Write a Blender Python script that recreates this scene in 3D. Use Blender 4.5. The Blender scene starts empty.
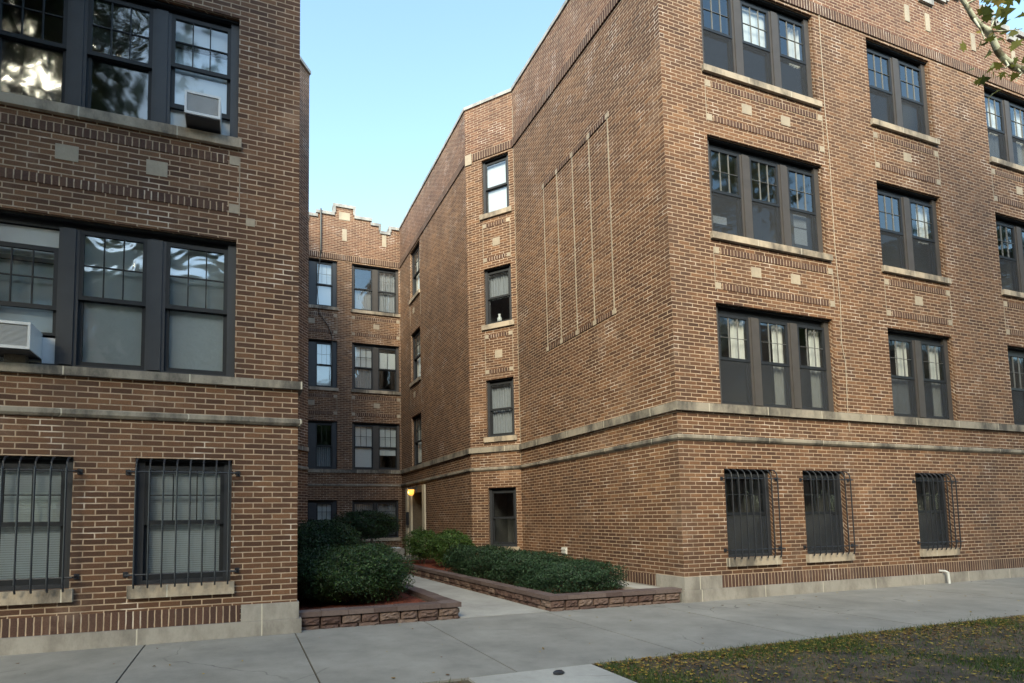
import bpy, bmesh, math, random
import numpy as np
from mathutils import Vector, Matrix
R = math.radians
random.seed(7); rng = np.random.default_rng(11)
scene = bpy.context.scene
col = scene.collection

# ------------------------------------------------------------------ camera
CAM = (-0.2681, -7.2474, 1.376)
yaw, pitch, roll = 0.33515, 0.075081, -0.0130714
FPX, PX, PY = 560.357, 434.714, 476.853
fw = Vector((math.sin(yaw)*math.cos(pitch), math.cos(yaw)*math.cos(pitch), math.sin(pitch)))
rt = Vector((math.cos(yaw), -math.sin(yaw), 0)); up = rt.cross(fw)
c_, s_ = math.cos(roll), math.sin(roll)
rt, up = c_*rt + s_*up, -s_*rt + c_*up
cam_d = bpy.data.cameras.new('camera'); cam = bpy.data.objects.new('camera', cam_d); col.objects.link(cam)
m = Matrix((rt, up, -fw)).transposed().to_4x4(); m.translation = Vector(CAM)
cam.matrix_world = m
cam_d.sensor_fit = 'HORIZONTAL'; cam_d.sensor_width = 36
cam_d.lens = FPX/1024*36
cam_d.shift_x = (512-PX)/1024; cam_d.shift_y = (PY-341.5)/1024
cam_d.clip_end = 2000; cam_d.clip_start = 0.05
scene.camera = cam

# ------------------------------------------------------------------ sky, sun, exposure
SUN_AZ, SUN_EL = R(213), R(33)
w = bpy.data.worlds.new('World'); scene.world = w; w.use_nodes = True
nt = w.node_tree; bg = nt.nodes['Background']
sky = nt.nodes.new('ShaderNodeTexSky'); sky.sky_type = 'NISHITA'; sky.sun_disc = False
sky.sun_elevation = SUN_EL; sky.sun_rotation = SUN_AZ
sky.air_density = 1.0; sky.dust_density = 0.4; sky.ozone_density = 1.0
nt.links.new(sky.outputs[0], bg.inputs[0]); bg.inputs[1].default_value = 0.15
sl = bpy.data.lights.new('sun', 'SUN'); sl.energy = 1.9; sl.angle = R(28); sl.color = (1, .85, .68)
so = bpy.data.objects.new('sun', sl); col.objects.link(so)
sd = Vector((math.sin(SUN_AZ)*math.cos(SUN_EL), math.cos(SUN_AZ)*math.cos(SUN_EL), math.sin(SUN_EL)))
so.rotation_euler = sd.to_track_quat('Z', 'Y').to_euler(); so.location = (30, 40, 40)
vs = scene.view_settings
vs.view_transform = 'Standard'; vs.look = 'None'; vs.gamma = 1; vs.use_curve_mapping = False
vs.exposure = 1.97
vs.use_white_balance = True; vs.white_balance_temperature = 7000; vs.white_balance_tint = -3
scene.cycles.max_bounces = 6; scene.cycles.transparent_max_bounces = 16

# ------------------------------------------------------------------ node helpers
class NT:
    def __init__(s, name):
        s.m = bpy.data.materials.new(name); s.m.use_nodes = True
        s.t = s.m.node_tree; s.b = s.t.nodes['Principled BSDF']; s.out = s.t.nodes['Material Output']
    def n(s, typ, props=None, **inp):
        x = s.t.nodes.new(typ)
        for k, v in (props or {}).items(): setattr(x, k, v)
        for k, v in inp.items(): s.set(x, k, v)
        return x
    def set(s, node, key, v):
        sk = node.inputs[int(key[1:])] if key[0] == 'i' and key[1:].isdigit() else node.inputs[key.replace('_', ' ')]
        if isinstance(v, bpy.types.NodeSocket): s.t.links.new(v, sk)
        elif isinstance(v, bpy.types.Node): s.t.links.new(v.outputs[0], sk)
        else: sk.default_value = v
    def math(s, op, a, b=0.0, clamp=False):
        x = s.n('ShaderNodeMath', {'operation': op, 'use_clamp': clamp}); s.set(x, 'i0', a); s.set(x, 'i1', b); return x.outputs[0]
    def mix(s, fac, a, b, mode='MIX'):
        x = s.n('ShaderNodeMix', {'data_type': 'RGBA', 'blend_type': mode})
        s.set(x, 'i0', fac); s.set(x, 'i6', a); s.set(x, 'i7', b); return x.outputs[2]
    def ramp(s, fac, stops, interp='LINEAR'):
        x = s.n('ShaderNodeValToRGB'); s.set(x, 'i0', fac); r = x.color_ramp; r.interpolation = interp
        while len(r.elements) < len(stops): r.elements.new(.5)
        for e, (p, c) in zip(r.elements, stops): e.position = p; e.color = (*c, 1) if len(c) == 3 else c
        return x.outputs[0]
    def noise(s, vec, scale, detail=4, rough=.55, dist=0):
        x = s.n('ShaderNodeTexNoise'); s.set(x, 'Vector', vec); s.set(x, 'Scale', scale); s.set(x, 'Detail', detail)
        s.set(x, 'Roughness', rough); s.set(x, 'Distortion', dist); return x.outputs[0]
    def pos(s): return s.n('ShaderNodeNewGeometry').outputs['Position']
    def uv(s): return s.n('ShaderNodeTexCoord').outputs['UV']
    def rr(s, v, a, b, c=0., d=1.):
        x = s.n('ShaderNodeMapRange'); s.set(x, 'i0', v)
        for i, q in enumerate((a, b, c, d)): x.inputs[i+1].default_value = q
        return x.outputs[0]
    def bump(s, h, dist, strength=1.0):
        x = s.n('ShaderNodeBump'); s.set(x, 'Strength', strength); s.set(x, 'Distance', dist); s.set(x, 'Height', h)
        s.t.links.new(x.outputs[0], s.b.inputs['Normal'])
def g(v): return (v, v, v, 1)

def mat_brick(name, bw, bh, off, ramp, mortar=(.43, .32, .23), dirt=1.0):
    t = NT(name); uv = t.uv()
    sx = t.n('ShaderNodeSeparateXYZ', None, i0=uv)
    wob = t.noise(uv, 9, 2)
    u = t.math('ADD', sx.outputs[0], t.math('MULTIPLY', t.math('SUBTRACT', wob, .5), .012))
    v = t.math('ADD', sx.outputs[1], t.math('MULTIPLY', t.math('SUBTRACT', t.noise(uv, 6.3, 2), .5), .008))
    row = t.math('FLOOR', t.math('DIVIDE', v, bh))
    sh = t.math('MULTIPLY', t.math('MODULO', t.math('ABSOLUTE', row), 2.0), off)
    uu = t.math('ADD', t.math('DIVIDE', u, bw), sh)
    cid = t.math('FLOOR', uu)
    fu = t.math('SUBTRACT', uu, cid); fv = t.math('SUBTRACT', t.math('DIVIDE', v, bh), row)
    # distance to joints, in metres
    du = t.math('MULTIPLY', t.math('MINIMUM', fu, t.math('SUBTRACT', 1.0, fu)), bw)
    dv = t.math('MULTIPLY', t.math('MINIMUM', fv, t.math('SUBTRACT', 1.0, fv)), bh)
    d = t.math('MINIMUM', du, dv)
    fac = t.rr(d, .0048, .0088)                       # 0 mortar, 1 brick
    comb = t.n('ShaderNodeCombineXYZ', None, i0=cid, i1=row)
    wn = t.n('ShaderNodeTexWhiteNoise', {'noise_dimensions': '3D'}, Vector=comb.outputs[0])
    p = t.pos()
    big = t.noise(p, .33, 4, .6); mid = t.noise(p, 2.2, 4); fine = t.noise(p, 70, 3)
    r = t.math('ADD', t.math('MULTIPLY', wn.outputs[0], .55), t.math('MULTIPLY', t.rr(big, .3, .7), .45))
    bc = t.ramp(r, ramp)
    bc = t.mix(1.0, bc, t.ramp(fine, [(.25, (.7, .7, .7)), (.75, (1.25, 1.25, 1.25))]), 'MULTIPLY')
    mc = t.mix(1.0, (*mortar, 1), t.ramp(t.noise(p, 5, 4), [(.3, (.72, .72, .72)), (.7, (1.15, 1.15, 1.15))]), 'MULTIPLY')
    mc = t.mix(t.rr(t.noise(p, 1.9, 4, .6), .56, .66, 0, .8), mc, (.66, .56, .47, 1))
    c = t.mix(fac, mc, bc)
    # lime bloom in blotches, soot in blotches
    bloom = t.rr(t.noise(p, 1.3, 6, .68), .56, .74, 0, .22)
    c = t.mix(bloom, c, (.50, .38, .30, 1))
    sp = t.n('ShaderNodeMapping', None, Vector=p, Scale=(1.6, 1.6, .35))
    soot = t.rr(t.noise(sp, .8, 5, .6), .5, .8, 0, .45*dirt)
    c = t.mix(soot, c, (.075, .055, .045, 1))
    t.set(t.b, 'Base Color', c); t.set(t.b, 'Roughness', t.rr(fac, 0, 1, .95, .78))
    t.b.inputs['Specular IOR Level'].default_value = .25
    h = t.math('ADD', fac, t.math('MULTIPLY', fine, .35)); h = t.math('ADD', h, t.math('MULTIPLY', wn.outputs[0], .3))
    t.bump(h, .006, .8)
    return t.m
RAMP_R = [(0, (.048, .026, .019)), (.3, (.089, .045, .028)), (.6, (.135, .068, .039)), (.85, (.195, .100, .054)), (1, (.27, .148, .08))]
RAMP_D = [(0, (.045, .027, .023)), (.35, (.075, .041, .032)), (.7, (.10, .054, .039)), (1, (.15, .083, .056))]
RAMP_P = [(0, (.065, .031, .023)), (.3, (.115, .053, .036)), (.65, (.17, .082, .052)), (1, (.29, .155, .095))]
BW, BH = .226, .0668
M = {}
M['brick'] = mat_brick('brick', BW, BH, .5, RAMP_R)
M['brick_parapet'] = mat_brick('parapet brick', BW, BH, .5, RAMP_P)
M['soldier'] = mat_brick('soldier brick', .0735, .30, 0, RAMP_D)

def mat_stone(name, base, stain, joints=1.1, dark=.5):
    t = NT(name); uv = t.uv(); p = t.pos()
    sx = t.n('ShaderNodeSeparateXYZ', None, i0=uv)
    c = t.mix(t.noise(p, 3, 5), (*[v*.82 for v in base], 1), (*[min(1, v*1.15) for v in base], 1))
    c = t.mix(t.rr(t.noise(p, 35, 3), .3, .7, 0, .25), c, (*[v*.7 for v in base], 1))
    sp = t.n('ShaderNodeMapping', None, Vector=p, Scale=(1, 1, .5))
    c = t.mix(t.rr(t.noise(sp, 1.7, 6, .7), .44, .62, 0, dark), c, (*stain, 1))
    h = t.noise(p, 40, 4)
    if joints:
        uu = t.math('DIVIDE', sx.outputs[0], joints); f = t.math('SUBTRACT', uu, t.math('FLOOR', uu))
        d = t.math('MULTIPLY', t.math('MINIMUM', f, t.math('SUBTRACT', 1.0, f)), joints)
        j = t.rr(d, .004, .011)
        c = t.mix(j, (.5, .46, .38, 1), c); h = t.math('ADD', h, j)
    t.set(t.b, 'Base Color', c); t.b.inputs['Roughness'].default_value = .9; t.bump(h, .004, .6)
    return t.m
M['stone'] = mat_stone('limestone sill', (.42, .35, .27), (.075, .066, .058), 1.05, .85)
M['belt'] = mat_stone('weathered belt stone', (.31, .275, .225), (.06, .055, .05), 1.3, .9)
M['stone_clean'] = mat_stone('limestone block', (.39, .33, .255), (.20, .17, .14), 0, .5)
M['plinth'] = mat_stone('limestone plinth', (.33, .305, .27), (.14, .125, .11), 1.35, .7)
M['trim'] = mat_stone('cream door stone', (.62, .56, .44), (.35, .3, .23), 0, .35)
M['coping'] = mat_stone('grey coping', (.36, .35, .34), (.10, .10, .10), .9, .6)

def mat_plain(name, c, rough=.5, var=.15, scale=8, bump=0, spec=.5, metal=0):
    t = NT(name); p = t.pos()
    f = t.noise(p, scale, 4)
    t.set(t.b, 'Base Color', t.mix(f, (*[v*(1-var) for v in c], 1), (*[min(1, v*(1+var)) for v in c], 1)))
    t.b.inputs['Roughness'].default_value = rough; t.b.inputs['Specular IOR Level'].default_value = spec; t.b.inputs['Metallic'].default_value = metal
    if bump: t.bump(t.noise(p, scale*6, 3), bump, .5)
    return t.m
M['frame'] = mat_plain('charcoal window paint', (.030, .033, .040), .5, .25, 5, .001, .4)
M['frame_grey'] = mat_plain('weathered grey window paint', (.058, .052, .050), .6, .25, 5, .001, .35)
M['rail'] = mat_plain('black sash paint and head shade', (.016, .018, .022), .55, .2, 8, 0, .3)
M['iron'] = mat_plain('black painted iron', (.016, .018, .024), .45, .3, 20, .001)
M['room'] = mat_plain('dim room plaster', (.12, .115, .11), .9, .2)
M['blind'] = mat_plain('white blind slats', (.78, .82, .84), .6, .06)
M['shade'] = mat_plain('white roller shade', (.66, .67, .66), .8, .05)
M['curtain'] = mat_plain('pale curtain cloth', (.62, .61, .58), .85, .1)
M['curtain_grey'] = mat_plain('grey curtain cloth', (.30, .31, .33), .85, .1)
M['muntin'] = mat_plain('pale muntin', (.16, .16, .16), .5, .1)
M['white_metal'] = mat_plain('white enamelled metal', (.6, .61, .62), .4, .08)
M['grill'] = mat_plain('grey plastic louvre', (.5, .51, .52), .5, .1)
M['dark_plastic'] = mat_plain('dark underside', (.05, .05, .055), .6, .1)
M['pvc'] = mat_plain('white pvc', (.58, .58, .56), .4, .05)
M['paper'] = mat_plain('printed paper', (.6, .63, .68), .8, .12, 60)
M['lead'] = mat_plain('dark downspout', (.05, .05, .05), .5, .2)
M['cable'] = mat_plain('pale cable', (.42, .36, .29), .6, .1)
M['red_clay'] = mat_plain('red clay', (.42, .10, .06), .7, .1)
M['roofing'] = mat_plain('grey roofing felt', (.12, .12, .12), .9, .2)

def mat_glass(name, ior, wav, rough=0.0, tint=(.80, .84, .86)):
    t = NT(name); t.t.nodes.remove(t.b)
    p = t.pos()
    n1 = t.noise(p, 2.2, 2, .5, .6)
    b = t.n('ShaderNodeBump'); b.inputs['Strength'].default_value = 1; b.inputs['Distance'].default_value = wav; t.set(b, 'Height', n1)
    ge = t.n('ShaderNodeNewGeometry'); dp_ = t.n('ShaderNodeVectorMath', {'operation': 'DOT_PRODUCT'}, i0=ge.outputs['Incoming'], i1=ge.outputs['Normal'])
    cs_ = t.math('SUBTRACT', 1.0, t.math('ABSOLUTE', dp_.outputs['Value'])); f0 = ior
    fr_ = t.math('ADD', t.math('MULTIPLY', t.math('POWER', cs_, 5.0), 1-f0), f0)
    gl = t.n('ShaderNodeBsdfGlossy'); gl.inputs['Roughness'].default_value = rough; t.set(gl, 'Normal', b.outputs[0])
    gl.inputs['Color'].default_value = (.92, .97, 1, 1)
    tr = t.n('ShaderNodeBsdfTransparent'); tr.inputs[0].default_value = (*tint, 1)
    mx = t.n('ShaderNodeMixShader'); t.set(mx, 'i0', fr_); t.set(mx, 'i1', tr.outputs[0]); t.set(mx, 'i2', gl.outputs[0])
    t.t.links.new(mx.outputs[0], t.out.inputs[0]); return t.m
M['glass'] = mat_glass('window glass', .12, .003, .055)
M['film'] = mat_glass('glass with loose plastic film', .20, .022, .07)
M['glass_dark'] = mat_glass('plain window glass', .10, .006)
t = NT('insect screen'); t.t.nodes.remove(t.b)
df = t.n('ShaderNodeBsdfDiffuse'); df.inputs[0].default_value = (.05, .055, .065, 1)
tr = t.n('ShaderNodeBsdfTransparent'); mx = t.n('ShaderNodeMixShader'); mx.inputs[0].default_value = .52
t.set(mx, 'i1', tr.outputs[0]); t.set(mx, 'i2', df.outputs[0]); t.t.links.new(mx.outputs[0], t.out.inputs[0]); M['screen'] = t.m

def mat_concrete(name, base, seed):
    t = NT(name); p = t.n('ShaderNodeMapping', None, Vector=t.pos(), Location=(seed, seed*2, 0))
    c = t.mix(t.rr(t.noise(p, 1.3, 7, .68), .32, .68), (*[v*.70 for v in base], 1), (*[v*1.16 for v in base], 1))
    c = t.mix(t.rr(t.noise(p, 130, 3), .35, .65, 0, .3), c, (*[v*.72 for v in base], 1))
    c = t.mix(t.rr(t.noise(p, 4.5, 6, .75), .54, .7, 0, .45), c, (*[v*.62 for v in base], 1))
    sp = t.n('ShaderNodeTexVoronoi', None, Vector=p, Scale=3.2)
    c = t.mix(t.rr(sp.outputs[0], .0, .05, .55, 0), c, (.08, .08, .08, 1))
    cr = t.n('ShaderNodeTexVoronoi', {'feature': 'DISTANCE_TO_EDGE'}, Vector=t.n('ShaderNodeVectorMath', {'operation': 'ADD'}, i0=p.outputs[0], i1=t.n('ShaderNodeVectorMath', {'operation': 'SCALE'}, i0=t.n('ShaderNodeTexNoise', None, Vector=p, Scale=2.5).outputs[1], Scale=.35).outputs[0]).outputs[0], Scale=.33)
    crk = t.math('MULTIPLY', t.rr(cr.outputs[0], .0, .0035, .75, 0), t.rr(t.noise(p, .5, 2), .48, .56))
    c = t.mix(crk, c, (.05, .048, .045, 1))
    t.set(t.b, 'Base Color', c); t.b.inputs['Roughness'].default_value = .88; t.bump(t.noise(p, 160, 3), .003, .5)
    return t.m
M['walk'] = mat_concrete('sidewalk concrete', (.245, .235, .215), 3)
M['walk_new'] = mat_concrete('pale walk concrete', (.37, .36, .335), 9)
t = NT('asphalt'); p = t.pos()
t.set(t.b, 'Base Color', t.ramp(t.noise(p, 60, 4), [(.3, (.03, .03, .032)), (.7, (.075, .075, .075))])); t.b.inputs['Roughness'].default_value = .9; t.bump(t.noise(p, 150, 2), .004); M['asphalt'] = t.m
t = NT('bare soil with thin turf'); p = t.pos()
c = t.ramp(t.noise(p, 3, 6, .65), [(.3, (.022, .017, .016)), (.46, (.060, .044, .034)), (.58, (.11, .08, .05)), (.75, (.045, .05, .02))])
c = t.mix(t.rr(t.noise(p, 45, 4), .5, .7, 0, .6), c, (.10, .08, .055, 1))
t.set(t.b, 'Base Color', c); t.b.inputs['Roughness'].default_value = .95; t.bump(t.noise(p, 30, 5), .03); M['soil'] = t.m
t = NT('red mulch'); p = t.pos()
t.set(t.b, 'Base Color', t.ramp(t.noise(p, 26, 5, .7), [(.3, (.05, .012, .008)), (.5, (.20, .042, .02)), (.7, (.36, .09, .04))])); t.b.inputs['Roughness'].default_value = .95; t.bump(t.noise(p, 45, 4), .04); M['mulch'] = t.m
def mat_island(name, stops, rough=.6, spec=.3, fine=40, transl=0):
    t = NT(name); gi = t.n('ShaderNodeNewGeometry')
    c = t.ramp(gi.outputs['Random Per Island'], stops)
    c = t.mix(t.rr(t.noise(gi.outputs['Position'], fine, 3), .3, .7, 0, .35), c, (*[v*.6 for v in stops[0][1]], 1))
    t.set(t.b, 'Base Color', c); t.b.inputs['Roughness'].default_value = rough; t.b.inputs['Specular IOR Level'].default_value = spec
    if transl:
        tl = t.n('ShaderNodeBsdfTranslucent'); t.set(tl, 'Color', c); mx = t.n('ShaderNodeMixShader'); mx.inputs[0].default_value = transl
        t.set(mx, 'i1', t.b.outputs[0]); t.set(mx, 'i2', tl.outputs[0]); t.t.links.new(mx.outputs[0], t.out.inputs[0])
    return t.m
M['yew'] = mat_island('yew needles', [(0, (.008, .020, .007)), (.5, (.016, .042, .012)), (.88, (.028, .068, .016)), (1, (.055, .11, .025))], .55, .35, 20)
M['yew_light'] = mat_island('light shrub leaves', [(0, (.022, .05, .011)), (.6, (.045, .092, .02)), (1, (.095, .16, .034))], .55, .3, 20)
M['juniper'] = mat_island('bluish juniper leaves', [(0, (.008, .02, .009)), (.6, (.018, .045, .019)), (1, (.04, .08, .034))], .6, .3, 20)
M['plane_leaf'] = mat_island('plane leaves', [(0, (.07, .09, .02)), (.5, (.14, .15, .03)), (.85, (.22, .20, .04)), (1, (.32, .22, .05))], .5, .4, 20, .35)
M['tree_leaf'] = mat_island('street tree leaves', [(0, (.03, .055, .012)), (.6, (.06, .10, .02)), (1, (.12, .14, .03))], .55, .3, 10, .3)
M['fallen'] = mat_island('fallen leaves', [(0, (.08, .045, .02)), (.35, (.18, .10, .035)), (.65, (.34, .22, .045)), (.85, (.42, .32, .06)), (1, (.18, .07, .03))], .8, .2)
M['grass'] = mat_island('grass blades', [(0, (.025, .05, .010)), (.6, (.06, .10, .022)), (1, (.14, .15, .05))], .7, .2)
M['block'] = mat_island('split face paving block', [(0, (.075, .046, .040)), (.35, (.125, .080, .068)), (.7, (.165, .115, .095)), (1, (.20, .145, .12))], .92, .2, 30)
M['cap'] = mat_island('purple grey cap block', [(0, (.095, .066, .062)), (.5, (.13, .095, .088)), (1, (.165, .125, .115))], .9, .2, 30)
M['bark'] = mat_plain('bark', (.10, .08, .06), .9, .4, 12, .02)
t = NT('mottled plane bark'); p = t.pos()
t.set(t.b, 'Base Color', t.ramp(t.noise(p, 9, 3, .5, .4), [(.35, (.10, .085, .055)), (.46, (.20, .20, .14)), (.52, (.42, .44, .34)), (.7, (.50, .52, .42))], 'LINEAR')); t.b.inputs['Roughness'].default_value = .75; t.bump(t.noise(p, 30, 3), .004); M['plane_bark'] = t.m
t = NT('lit lamp glass'); t.b.inputs['Base Color'].default_value = (.9, .6, .2, 1); t.b.inputs['Emission Color'].default_value = (1, .42, .07, 1); t.b.inputs['Emission Strength'].default_value = .45; M['lampglass'] = t.m
M['door'] = mat_plain('dark door paint', (.02, .018, .028), .35, .1)

# ------------------------------------------------------------------ mesh helpers
class Frame:
    def __init__(s, O, U, N):
        s.O = Vector((*O, 0)); s.U = Vector((*U, 0)).normalized(); s.N = Vector((*N, 0)).normalized()
        s.flip = s.U.cross(Vector((0, 0, 1))).dot(s.N) < 0
    def p(s, a, n, z): return s.O + s.U*a + s.N*n + Vector((0, 0, z))
    def at(s, a, n, z): return tuple(s.p(a, n, z))
WORLD = Frame((0, 0), (1, 0), (0, -1))
class MB:
    def __init__(s): s.V = []; s.F = []; s.UV = []; s.M = []
    def face(s, pts, uvs=None, mi=0):
        i = len(s.V); s.V += [tuple(p) for p in pts]; s.F.append(tuple(range(i, i+len(pts))))
        s.UV += uvs if uvs else [(p[0], p[1]) for p in pts]; s.M.append(mi); return s
    def q(s, fr, a, b, mi=0, plane='s'):   # rect; a,b local (s,n,z) corners
        (s0, n0, z0), (s1, n1, z1) = a, b
        if plane == 's': L = [(s0, n0, z0), (s1, n0, z0), (s1, n0, z1), (s0, n0, z1)]; uv = [(x[0], x[2]) for x in L]
        elif plane == 'n': L = [(s0, n0, z0), (s0, n1, z0), (s0, n1, z1), (s0, n0, z1)]; uv = [(x[1]+s0, x[2]) for x in L]
        else: L = [(s0, n0, z0), (s1, n0, z0), (s1, n1, z0), (s0, n1, z0)]; uv = [(x[0], x[1]+z0) for x in L]
        pts = [fr.p(*x) for x in L]
        if fr.flip: pts, uv = pts[::-1], uv[::-1]
        s.face(pts, uv, mi)
    def box(s, fr, s0, s1, n0, n1, z0, z1, mi=0, vo=0):
        C = lambda a, n, z: fr.p(a, n, z)
        L = [([(s0, n1, z0), (s1, n1, z0), (s1, n1, z1), (s0, n1, z1)], 's'), ([(s1, n0, z0), (s0, n0, z0), (s0, n0, z1), (s1, n0, z1)], 's'),
             ([(s1, n1, z0), (s1, n0, z0), (s1, n0, z1), (s1, n1, z1)], 'n'), ([(s0, n0, z0), (s0, n1, z0), (s0, n1, z1), (s0, n0, z1)], 'n'),
             ([(s0, n1, z1), (s1, n1, z1), (s1, n0, z1), (s0, n0, z1)], 'z'), ([(s0, n0, z0), (s1, n0, z0), (s1, n1, z0), (s0, n1, z0)], 'z')]
        for pts, k in L:
            if fr.flip: pts = pts[::-1]
            if k == 's': uv = [(a, z-vo) for a, n, z in pts]
            elif k == 'n': uv = [(n+s0, z-vo) for a, n, z in pts]
            else: uv = [(a, n+z-vo) for a, n, z in pts]
            s.face([C(*x) for x in pts], uv, mi)
        return s
    def tube(s, pts, r, seg=8, r1=None, mi=0, cap=True):
        pts = [Vector(p) for p in pts]; n = len(pts); rings = []
        for i, p in enumerate(pts):
            d = (pts[min(i+1, n-1)]-pts[max(i-1, 0)]).normalized()
            a = d.cross(Vector((0, 0, 1)) if abs(d.z) < .9 else Vector((1, 0, 0))).normalized(); b = d.cross(a)
            rad = r if r1 is None else r+(r1-r)*i/(n-1)
            if not isinstance(r, (int, float)): rad = r[i]
            rings.append([p+(a*math.cos(6.2832*k/seg)+b*math.sin(6.2832*k/seg))*rad for k in range(seg)])
        i0 = len(s.V)
        for ring in rings: s.V += [tuple(v) for v in ring]
        def F(f): s.F.append(f); s.UV += [(s.V[v][0], s.V[v][2]) for v in f]; s.M.append(mi)
        for i in range(n-1):
            for k in range(seg):
                k2 = (k+1) % seg
                F((i0+i*seg+k, i0+i*seg+k2, i0+(i+1)*seg+k2, i0+(i+1)*seg+k))
        if cap:
            F(tuple(i0+k for k in range(seg))[::-1]); F(tuple(i0+(n-1)*seg+k for k in range(seg)))
        return s
    def build(s, name, mats, parent=None, smooth=False, bevel=0):
        me = bpy.data.meshes.new(name); me.from_pydata(s.V, [], s.F)
        uvl = me.uv_layers.new(name='UVMap'); uvl.data.foreach_set('uv', np.array(s.UV, dtype=np.float32).ravel())
        for mm in (mats if isinstance(mats, (list, tuple)) else [mats]): me.materials.append(mm)
        me.polygons.foreach_set('material_index', s.M)
        if smooth: me.polygons.foreach_set('use_smooth', [True]*len(s.F))
        me.update()
        return link(name, me, parent, bevel)
def link(name, me, parent=None, bevel=0):
    o = bpy.data.objects.new(name, me); col.objects.link(o)
    if parent is not None:
        o.parent = parent
        if parent.type == 'EMPTY': o.matrix_parent_inverse = Matrix.Translation(-Vector(parent.location))
    if bevel:
        b = o.modifiers.new('bevel', 'BEVEL'); b.width = bevel; b.segments = 2; b.limit_method = 'ANGLE'
    return o
def tag(o, label, cat, group=None, kind=None):
    o['label'] = label; o['category'] = cat
    if group: o['group'] = group
    if kind: o['kind'] = kind
    return o
def thing(name, label, cat, loc, group=None):
    o = bpy.data.objects.new(name, None); o.location = loc; o.empty_display_size = .2; col.objects.link(o)
    return tag(o, label, cat, group)

def wall(mb, fr, s0, s1, z0, z1, holes, depth=.13, mi=0):
    S = sorted({s0, s1, *[h[0] for h in holes], *[h[1] for h in holes]}); S = [x for x in S if s0 <= x <= s1]
    Z = sorted({z0, z1, *[h[2] for h in holes], *[h[3] for h in holes]}); Z = [x for x in Z if z0 <= x <= z1]
    for a, b in zip(S, S[1:]):
        for c, d in zip(Z, Z[1:]):
            x, y = (a+b)/2, (c+d)/2
            if any(h[0] < x < h[1] and h[2] < y < h[3] for h in holes): continue
            L = [(a, 0, c), (b, 0, c), (b, 0, d), (a, 0, d)]
            if fr.flip: L = L[::-1]
            mb.face([fr.p(*p) for p in L], [(p[0], p[2]) for p in L], mi)
    for a, b, c, d in holes:
        for L in ([(a, 0, c), (a, -depth, c), (a, -depth, d), (a, 0, d)][::-1], [(b, 0, c), (b, -depth, c), (b, -depth, d), (b, 0, d)],
                  [(a, 0, d), (b, 0, d), (b, -depth, d), (a, -depth, d)][::-1], [(a, 0, c), (b, 0, c), (b, -depth, c), (a, -depth, c)]):
            if fr.flip: L = L[::-1]
            mb.face([fr.p(*p) for p in L], [(p[0]+p[1], p[2]+p[1]) for p in L], mi)

# ------------------------------------------------------------------ windows
def backing(win, fr, a, b, c, d, kind, rs):
    """what hangs behind the panes, between heights c and d"""
    if kind == 'blind':
        mb = MB(); z = c
        while z < d:
            mb.face([fr.p(a, -.195, z), fr.p(b, -.195, z), fr.p(b, -.180, z+.024), fr.p(a, -.180, z+.024)]); z += .026
        mb.build('blind', M['blind'], win)
    elif kind == 'shade':
        mb = MB(); mb.box(fr, a, b, -.19, -.185, c, d); mb.build('shade', M['shade'], win)
    elif kind in ('curtain', 'curtain_full', 'curtain_grey'):
        spans = {'curtain': [(a, a+(b-a)*.16), (b-(b-a)*.38, b)], 'curtain_full': [(a, b)], 'curtain_grey': [(a, b)]}[kind]
        for (x0, x1) in spans:
            mb = MB(); n = max(6, int((x1-x0)/.012)); ph = rs.random()*6
            P = [(x0+(x1-x0)*i/n, -.225+.022*math.sin(i*1.05+ph)+.01*math.sin(i*.37)) for i in range(n+1)]
            for (p, q) in zip(P, P[1:]): mb.face([fr.p(p[0], p[1], c), fr.p(q[0], q[1], c), fr.p(q[0], q[1], d), fr.p(p[0], p[1], d)])
            mb.build('curtain', M['curtain_grey' if kind == 'curtain_grey' else 'curtain'], win, smooth=True)
def sash(win, name, fr, a, b, c, d, n0, n1, mun, mm, glass, st=.045, rl=.05, top=.05):
    mb = MB()
    mb.box(fr, a, a+st, n0, n1, c, d); mb.box(fr, b-st, b, n0, n1, c, d)
    mb.box(fr, a+st, b-st, n0, n1, c, c+rl); mb.box(fr, a+st, b-st, n0, n1, d-top, d)
    mats = [M['rail'], mm]
    if mun:
        cx, cz = mun; w_ = .0045 if mm is M['muntin'] else .013; nm = (n0+n1)/2
        for i in range(1, cx):
            x = a+st+(b-a-2*st)*i/cx; mb.box(fr, x-w_/2, x+w_/2, nm-.012, nm+.014, c+rl, d-top, 1)
        for i in range(1, cz):
            z = c+rl+(d-top-c-rl)*i/cz; mb.box(fr, a+st, b-st, nm-.009, nm+.011, z-w_/2, z+w_/2, 1)
    mb.build(name, mats, win)
    gb = MB(); nm = (n0+n1)/2-.001
    gb.q(fr, (a+st-.004, nm, c+rl-.004), (b-st+.004, nm, d-top+.004)); gb.build('glass', glass, win)
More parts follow.
